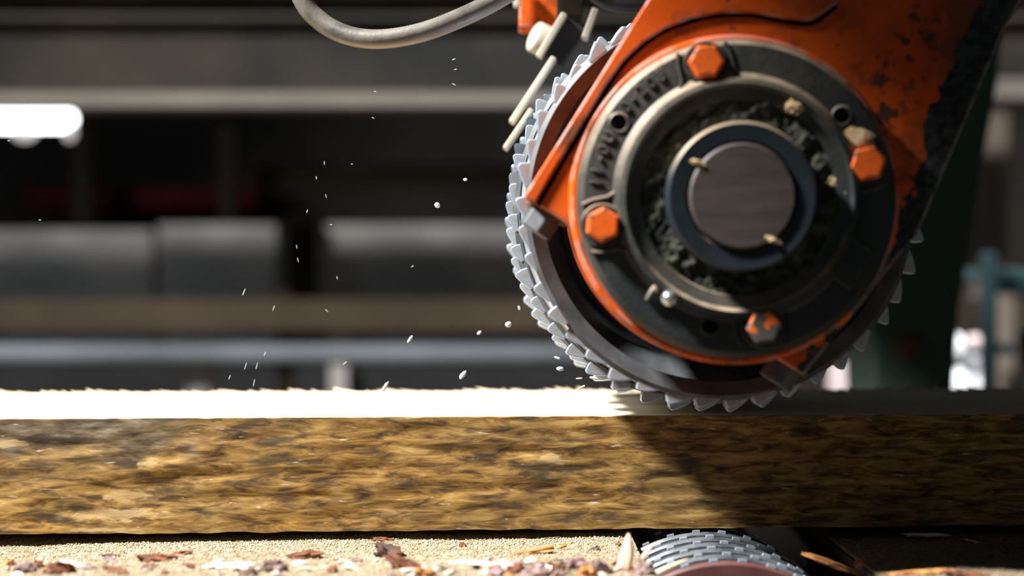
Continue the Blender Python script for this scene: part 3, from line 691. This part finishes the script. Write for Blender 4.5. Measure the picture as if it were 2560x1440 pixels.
# ------------------------------------------------------------------ sawdust on the table
def bed_z(x, y):
    z = 0.8935 + 0.0022 * mnoise.noise(Vector((x * 9, y * 14, 0.4))) + 0.0012 * mnoise.noise(Vector((x * 30, y * 40, 2.4)))
    z -= 0.004 * max(0, min(1, (-0.25 - x) / 0.2))                # a little lower to the left
    z += 0.004 * max(0, min(1, (1.30 - y) / 0.10))                # heaped up towards the front
    return z
def bed(name, x0, x1, y0, y1, nx, ny, mt, zf):
    bm = bmesh.new(); g_ = []
    for i in range(nx + 1):
        x = x0 + (x1 - x0) * i / nx; g_.append([bm.verts.new((x, y0 + (y1 - y0) * j / ny, zf(x, y0 + (y1 - y0) * j / ny))) for j in range(ny + 1)])
    for i in range(nx):
        for j in range(ny): bm.faces.new((g_[i][j], g_[i + 1][j], g_[i + 1][j + 1], g_[i][j + 1]))
    rim = [g_[i][0] for i in range(nx + 1)] + [g_[nx][j] for j in range(1, ny + 1)] + [g_[i][ny] for i in range(nx - 1, -1, -1)] + [g_[0][j] for j in range(ny - 1, 0, -1)]
    low = [bm.verts.new((v.co.x, v.co.y, 0.8852)) for v in rim]; n_ = len(rim)
    for i in range(n_): bm.faces.new((rim[i], low[i], low[(i + 1) % n_], rim[(i + 1) % n_]))
    return bm
BX1 = RX0 - 0.001 + 0.075
sd_bm = bed('sawdust', -0.62, RX0 + 0.010, 1.14, 1.50, 260, 140, 'sawdust', bed_z)
sdo = link('sawdust_bed', sd_bm, 'sawdust', angle=80, origin=(-0.25, 1.3, 0.8852)); tag(sdo, 'pale yellow sawdust heaped in front of the timber', 'sawdust', kind='stuff')
# loose grains: small octahedra in one mesh
def grains(name, x0, x1, y0, y1, n, zf, smin, smax, mt, label, cat, density=None):
    xs = rng.uniform(x0, x1, n); ys = rng.uniform(y0, y1, n)
    base = np.array([(1, 0, 0), (-1, 0, 0), (0, 1, 0), (0, -1, 0), (0, 0, 1), (0, 0, -1)], float)
    tris = np.array([(0, 2, 4), (2, 1, 4), (1, 3, 4), (3, 0, 4), (2, 0, 5), (1, 2, 5), (3, 1, 5), (0, 3, 5)])
    sc = rng.uniform(smin, smax, (n, 1, 1)) * rng.uniform(0.6, 1.5, (n, 1, 3))
    q = rng.normal(size=(n, 3, 3)); Q, _ = np.linalg.qr(q)
    zs = np.array([zf(a, b) for a, b in zip(xs, ys)]) + rng.uniform(-0.0002, 0.0008, n)
    v = np.einsum('nij,nkj->nki', Q, base[None] * sc) + np.stack([xs, ys, zs], 1)[:, None, :]
    f = (tris[None] + (np.arange(n) * 6)[:, None, None]).reshape(-1, 3)
    me = bpy.data.meshes.new(name); me.vertices.add(n * 6); me.vertices.foreach_set('co', v.reshape(-1))
    me.loops.add(f.size); me.loops.foreach_set('vertex_index', f.reshape(-1).astype(np.int32))
    me.polygons.add(len(f)); me.polygons.foreach_set('loop_start', np.arange(len(f), dtype=np.int32) * 3)
    me.update(calc_edges=True)
    o = link(name, me, mt, smooth=False); return tag(o, label, cat, kind='stuff')
grains('sawdust_grains', -0.54, RX0 + 0.009, 1.16, 1.42, 42000, bed_z, 0.0004, 0.0010, 'grain', 'loose grains on the pale sawdust in front of the timber', 'sawdust')
# dust right of the roller, its shade put into a darker brown
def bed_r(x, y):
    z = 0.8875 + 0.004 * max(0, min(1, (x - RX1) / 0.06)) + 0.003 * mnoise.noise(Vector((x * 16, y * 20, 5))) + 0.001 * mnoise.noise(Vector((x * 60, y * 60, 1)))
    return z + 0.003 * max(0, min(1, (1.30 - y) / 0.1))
o = link('shaded_sawdust_bed', bed('d', RX1 + 0.002, 0.70, 1.10, 1.50, 160, 120, '', bed_r), 'shaded_dust', angle=80, origin=(0.45, 1.3, 0.8852))
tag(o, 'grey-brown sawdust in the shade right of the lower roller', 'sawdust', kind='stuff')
grains('shaded_sawdust_grains', RX1 + 0.004, 0.52, 1.16, 1.42, 9000, bed_r, 0.0004, 0.001, 'shaded_dust', 'loose dark grains on the shaded sawdust right of the roller', 'sawdust')

# ------------------------------------------------------------------ bark pieces, splinters and shavings
def on_bed(px, py, lift=0.0, right=False):
    """point on the sawdust seen at the pixel (first guess on the mean bed height)"""
    zf = bed_r if right else bed_z
    d = 1.3
    for _ in range(6):
        q = P(px, py, d); d = (CZ - zf(q.x, d) - lift) * FPX / (py - 720)
    q = P(px, py, d); return q
def piece(name, px, py, size, rot, mt, label, seed, cat='bark', rough=0.45, right=False, group=None, lift=0.0):
    q = on_bed(px, py, lift, right); zf = bed_r if right else bed_z
    q.z = zf(q.x, q.y) + size[2] * 0.35 + lift
    o = link(name, chunk(q, size, E(*rot), seed, 3, rough), mt, origin=q, angle=30); return tag(o, label, cat, group)
mm = 0.001
piece('bark_piece', 395, 1402, (17 * mm, 6 * mm, 4 * mm), (0, 4, 5), 'bark_red', 'long dark red bark piece lying on the sawdust left of centre', 1)
piece('bark_piece', 285, 1392, (10 * mm, 4 * mm, 1.6 * mm), (0, 4, -5), 'bark_dark', 'thin dark bark flake left of the long dark red bark piece', 2)
piece('bark_piece', 450, 1388, (9 * mm, 4 * mm, 2.4 * mm), (0, -10, 8), 'bark_red', 'red-brown bark bit touching the long dark red piece', 3)
piece('bark_piece', 285, 1426, (9 * mm, 4 * mm, 2.0 * mm), (0, 12, 5), 'bark_red', 'reddish bark sliver in front of the thin dark flake', 4)
piece('bark_piece', 757, 1396, (16 * mm, 5 * mm, 4 * mm), (0, -6, 10), 'bark_red', 'curved brown bark piece lying alone on the bright sawdust', 5)
piece('bark_piece', 690, 1430, (10 * mm, 6 * mm, 6 * mm), (0, 20, 30), 'bark_purple', 'mauve bark lump at the bottom edge, left of the branching piece', 6)
piece('bark_piece', 975, 1392, (13 * mm, 8 * mm, 7.5 * mm), (0, 25, 10), 'bark_dark', 'chunky dark bark lump at the bottom centre', 7)
piece('bark_piece', 1022, 1424, (17 * mm, 6 * mm, 5 * mm), (0, 28, 0), 'bark_red', 'red-brown bark strip sloping down from the chunky dark lump', 8)
piece('bark_piece', 1156, 1368, (3.2 * mm, 2.6 * mm, 3.2 * mm), (0, 0, 0), 'bark_red', 'small red bark crumb standing on the sawdust at centre', 9)
piece('bark_piece', 1330, 1384, (19 * mm, 5 * mm, 3.6 * mm), (0, -8, 6), 'bark_orange', 'orange-brown pointed bark strip on the sawdust right of centre', 10)
piece('bark_piece', 1395, 1372, (9 * mm, 2 * mm, 1.4 * mm), (0, -22, 10), 'bark_orange', 'thin tip of orange bark beside the pointed strip', 11)
piece('bark_piece', 1484, 1376, (5.5 * mm, 3 * mm, 1.8 * mm), (0, -25, 10), 'bark_dark', 'small blackish flake left of the upright splinter', 12)
piece('bark_piece', 1547, 1364, (2.8 * mm, 2.4 * mm, 2.2 * mm), (0, 0, 0), 'bark_red', 'tiny red bark bit just left of the upright splinter', 13)
piece('bark_piece', 960, 1352, (9 * mm, 3 * mm, 2.4 * mm), (0, 5, 0), 'bark_red', 'red bark bits at the back rim of the sawdust under the timber', 14)
piece('bark_piece', 872, 1348, (8 * mm, 3 * mm, 1.8 * mm), (0, -5, 0), 'bark_dark', 'dark bark sliver at the back rim of the sawdust', 15)
piece('bark_piece', 1300, 1345, (12 * mm, 3 * mm, 1.8 * mm), (0, 2, 0), 'bark_red', 'long thin red bark strip tucked under the timber', 16)
piece('bark_piece', 1375, 1346, (10 * mm, 3 * mm, 1.6 * mm), (0, -3, 0), 'bark_dark', 'thin dark strip beside the long red one under the timber', 17)
crumbs = [(60, 1432, 'bark_purple', 6, 'mauve bark crumb near the bottom left corner'), (90, 1420, 'bark_red', 4, 'red bark crumb behind the mauve one near the bottom left corner'), (150, 1436, 'bark_red', 7, 'larger red bark crumb right of the mauve one at the lower left'),
          (20, 1415, 'bark_orange', 3.5, 'small orange bark crumb at the far left edge'), (620, 1440, 'bark_dark', 4, 'dark bark crumb cut by the bottom edge left of the mauve lump'), (830, 1432, 'bark_red', 3, 'small red crumb between the mauve lump and the chunky dark lump'),
          (1060, 1440, 'bark_orange', 5, 'orange crumb at the foot of the sloping red-brown strip'), (1240, 1438, 'bark_purple', 5, 'leftmost mauve crumb of the row in front of the orange-brown strip'), (1290, 1432, 'bark_red', 4.5, 'red crumb beside the leftmost mauve crumb of the front row'),
          (1340, 1440, 'bark_purple', 6, 'mauve crumb below the orange-brown pointed strip'), (1395, 1430, 'bark_red', 4.5, 'red crumb right of the mauve one below the pointed strip'), (1440, 1422, 'bark_purple', 6, 'mauve crumb set back behind the front row left of the upright splinter'),
          (1500, 1436, 'bark_purple', 7, 'largest mauve lump at the left foot of the upright splinter'), (1470, 1440, 'bark_orange', 6, 'orange lump left of the largest mauve lump'), (1610, 1436, 'bark_purple', 6, 'mauve lump between the upright splinter and the roller')]
for i, (px, py, mtn, s, lab) in enumerate(crumbs):
    piece('bark_crumb', px, py, (s * 1.7 * mm, s * 1.2 * mm, s * 1.0 * mm), (random.uniform(-20, 20), random.uniform(-30, 30), random.uniform(0, 90)), mtn, lab, 30 + i, group='bark crumbs along the bottom edge')
piece('wood_shaving', 200, 1415, (17 * mm, 5 * mm, 1.6 * mm), (0, 14, 0), 'shaving', 'white curled wood shaving on the sawdust at the lower left', 50, 'shaving', 0.25)
piece('wood_shaving', 560, 1418, (20 * mm, 7 * mm, 2.0 * mm), (0, -6, 5), 'shaving', 'broad pale shaving left of the chunky dark bark lump', 51, 'shaving', 0.3)
piece('wood_shaving', 640, 1428, (14 * mm, 4 * mm, 1.8 * mm), (0, 12, 5), 'shaving', 'narrow pale shaving beside the mauve bark lump', 52, 'shaving', 0.3)
piece('wood_shaving', 1190, 1412, (22 * mm, 6 * mm, 2.4 * mm), (0, 3, 0), 'shaving', 'pale shaving in front of the small red crumb', 53, 'shaving', 0.35)
def flake(px, py, L, Wd, curl, rot, mt, label, group):
    """thin curled shaving: a bent strip with thickness"""
    q = on_bed(px, py); q.z = bed_z(q.x, q.y) + 0.0012; bm = bmesh.new(); rows_ = []
    Rm = E(*rot).to_matrix(); n_ = 7
    for i in range(n_ + 1):
        t = i / n_ - 0.5; a = t * curl; wv = Wd * (1 - 1.5 * t * t) * (1 + 0.25 * math.sin(9 * t + px))
        r_ = L / max(curl, 0.2); cx, cz = r_ * math.sin(a), r_ * (math.cos(a) - math.cos(curl / 2)) * 0.6
        rows_.append([bm.verts.new(q + Rm @ Vector((cx, sy * wv / 2, cz + th))) for sy, th in ((-1, 0), (1, 0), (1, 0.0007), (-1, 0.0007))])
    for A_, B_ in zip(rows_, rows_[1:]):
        for j in range(4): bm.faces.new((A_[j], A_[(j + 1) % 4], B_[(j + 1) % 4], B_[j]))
    bm.faces.new(rows_[0]); bm.faces.new(rows_[-1])
    return tag(link('wood_flake', bm, mt, origin=q, angle=40), label, 'shaving', group)
fr = random.Random(3)
for i in range(64):
    px = fr.uniform(-10, 1580); py = fr.uniform(1404, 1446)
    flake(px, py, fr.uniform(0.006, 0.016), fr.uniform(0.003, 0.007), fr.uniform(0.5, 2.2), (fr.uniform(-25, 25), fr.uniform(-20, 20), fr.uniform(-60, 60)),
          fr.choice(['shaving', 'shaving', 'pink_shaving', 'splinter', 'bark_purple', 'bark_red']), 'small blurred wood flake among the sawdust along the bottom edge', 'wood flakes along the bottom edge')
for i in range(26):
    px = fr.uniform(1180, 1640); py = fr.uniform(1412, 1446)
    flake(px, py, fr.uniform(0.006, 0.013), fr.uniform(0.004, 0.008), fr.uniform(0.6, 2.0), (fr.uniform(-40, 40), fr.uniform(-30, 30), fr.uniform(-80, 80)),
          fr.choice(['bark_purple', 'bark_red', 'bark_orange', 'pink_shaving']), 'small blurred bark flake in the heap at the foot of the upright splinter', 'bark flakes left of the roller')
def splinter(name, pix0, pix1, d, r, mt, label, bend=0.0):
    a = P(*pix0, d); b_ = P(*pix1, d + 0.004); mid = (a + b_) / 2 + Vector((bend, 0, 0))
    pt = catmull([a, mid, b_], 6); n_ = len(pt)
    o = link(name, tube(pt, [r * (0.75 + 0.25 * math.sin(3 * i / n_)) * (1 - (i / (n_ - 1)) ** 3 * .8) for i in range(n_)], 7), mt, origin=a, angle=25); return tag(o, label, 'splinter')
splinter('wood_splinter', (1548, 1450), (1572, 1334), 1.222, 0.0062, 'splinter', 'pale upright wood splinter standing beside the lower roller', 0.002)
splinter('wood_splinter', (1600, 1404), (1634, 1360), 1.225, 0.0022, 'splinter', 'short slanted splinter between the upright one and the roller')
splinter('wood_splinter', (1612, 1448), (1720, 1398), 1.215, 0.003, 'splinter', 'pale splinter lying against the front of the roller')
piece('bark_piece', 2075, 1412, (24 * mm, 5 * mm, 3.0 * mm), (0, 20, 0), 'bark_orange', 'long orange bark strip at the right foot of the roller', 61, right=True)
piece('bark_piece', 2148, 1414, (4 * mm, 3 * mm, 4 * mm), (0, 0, 0), 'bark_orange', 'small upright orange bark bit right of the roller', 62, right=True)
piece('bark_piece', 2300, 1436, (26 * mm, 5 * mm, 2.6 * mm), (0, -4, 0), 'bark_orange', 'orange-brown bark strip at the lower right edge', 63, right=True)
piece('bark_piece', 2420, 1438, (20 * mm, 5 * mm, 2.4 * mm), (0, 4, 0), 'bark_red', 'reddish bark strip in the lower right corner', 64, right=True)
o = link('pale_gleam_bit', chunk(P(2318, 1337, 1.40), (0.021, 0.005, 0.0016), E(0, 1, 0), 70, 3, 0.4), 'shaving', origin=P(2318, 1337, 1.40)); tag(o, 'pale sliver drawn as a gleam in the dark gap under the right end of the timber', 'shaving')  # pale lump drawn in for a gleam on dusted metal
o = link('pale_gleam_bit', chunk(P(2440, 1356, 1.38), (0.012, 0.004, 0.0010), E(0, 14, 0), 71, 3, 0.5), 'shaving', origin=P(2440, 1356, 1.38)); tag(o, 'thin whitish curl right of the gleam sliver under the timber', 'shaving')

# ------------------------------------------------------------------ chips flying off the wheel
def fly(px, py, L, Wd, ang, label, seed, d=1.36, group=None, mt='chip'):
    q = P(px, py, d); l = S(L, d) / 2; h = S(Wd, d) / 2
    bm = chunk(q, (l, h * 0.8, h), E(0, ang, 0), seed, 2, 0.22)
    o = link('wood_chip', bm, mt, origin=q, angle=30); return tag(o, label, 'wood chip', group)
big = [(1093, 513, 15, 13, 60, 'round white chip in mid-air left of the wheel'), (1163, 449, 10, 7, 0, 'small white chip above the round one left of the wheel'),
       (1025, 848, 22, 8, -55, 'slanted white chip in mid-air far left of the wheel foot'), (1198, 832, 14, 8, -35, 'small slanted chip left of the round chip near the wheel'),
       (1271, 811, 16, 14, 0, 'round white chip close to the toothed rim'), (1298, 770, 12, 6, 70, 'tiny chip touching the toothed rim'),
       (1157, 937, 26, 11, -50, 'large slanted white chip just above the timber'), (963, 967, 30, 9, -60, 'long white chip landing on the far edge of the timber'),
       (1400, 922, 19, 10, 5, 'oval white chip below the toothed rim'), (1393, 895, 17, 6, 20, 'flat chip between the rim and the oval chip'),
       (1484, 945, 22, 7, 12, 'flat bluish chip where the wheel meets the timber'), (1455, 968, 18, 6, -30, 'tan chip on the timber edge near the wheel'), (1448, 946, 16, 4, -5, 'thin tan chip near the wheel foot')]
for i, (x, y, L, Wd, a, lab) in enumerate(big): fly(x, y, L, Wd, a, lab, 100 + i, mt='splinter' if 'tan' in lab else 'chip')
tiny = [(811, 408, 9, 85), (791, 445, 9, 85), (815, 490, 10, 80), (768, 528, 9, -75), (742, 617, 10, 80), (610, 730, 20, -68), (684, 771, 16, -70), (817, 777, 11, 45), (843, 695, 8, 80), (1031, 666, 8, -35), (662, 885, 12, -70), (614, 915, 20, -72), (642, 915, 18, -75), (635, 957, 19, -78), (574, 943, 12, -70),
        (933, 295, 7, 30), (938, 229, 7, 20), (1135, 211, 11, 25), (1138, 174, 9, -15), (1135, 148, 10, -25), (880, 410, 5, 0), (828, 562, 6, 0), (745, 650, 12, 75), (862, 908, 14, -40), (100, 550, 6, 10), (22, 352, 6, 0)]
for i, (x, y, L, a) in enumerate(tiny):
    fly(x, y, L, 1.2, a, 'hair-thin speck of sawdust drifting in the dark background', 200 + i, 1.34, 'specks of sawdust in mid-air')
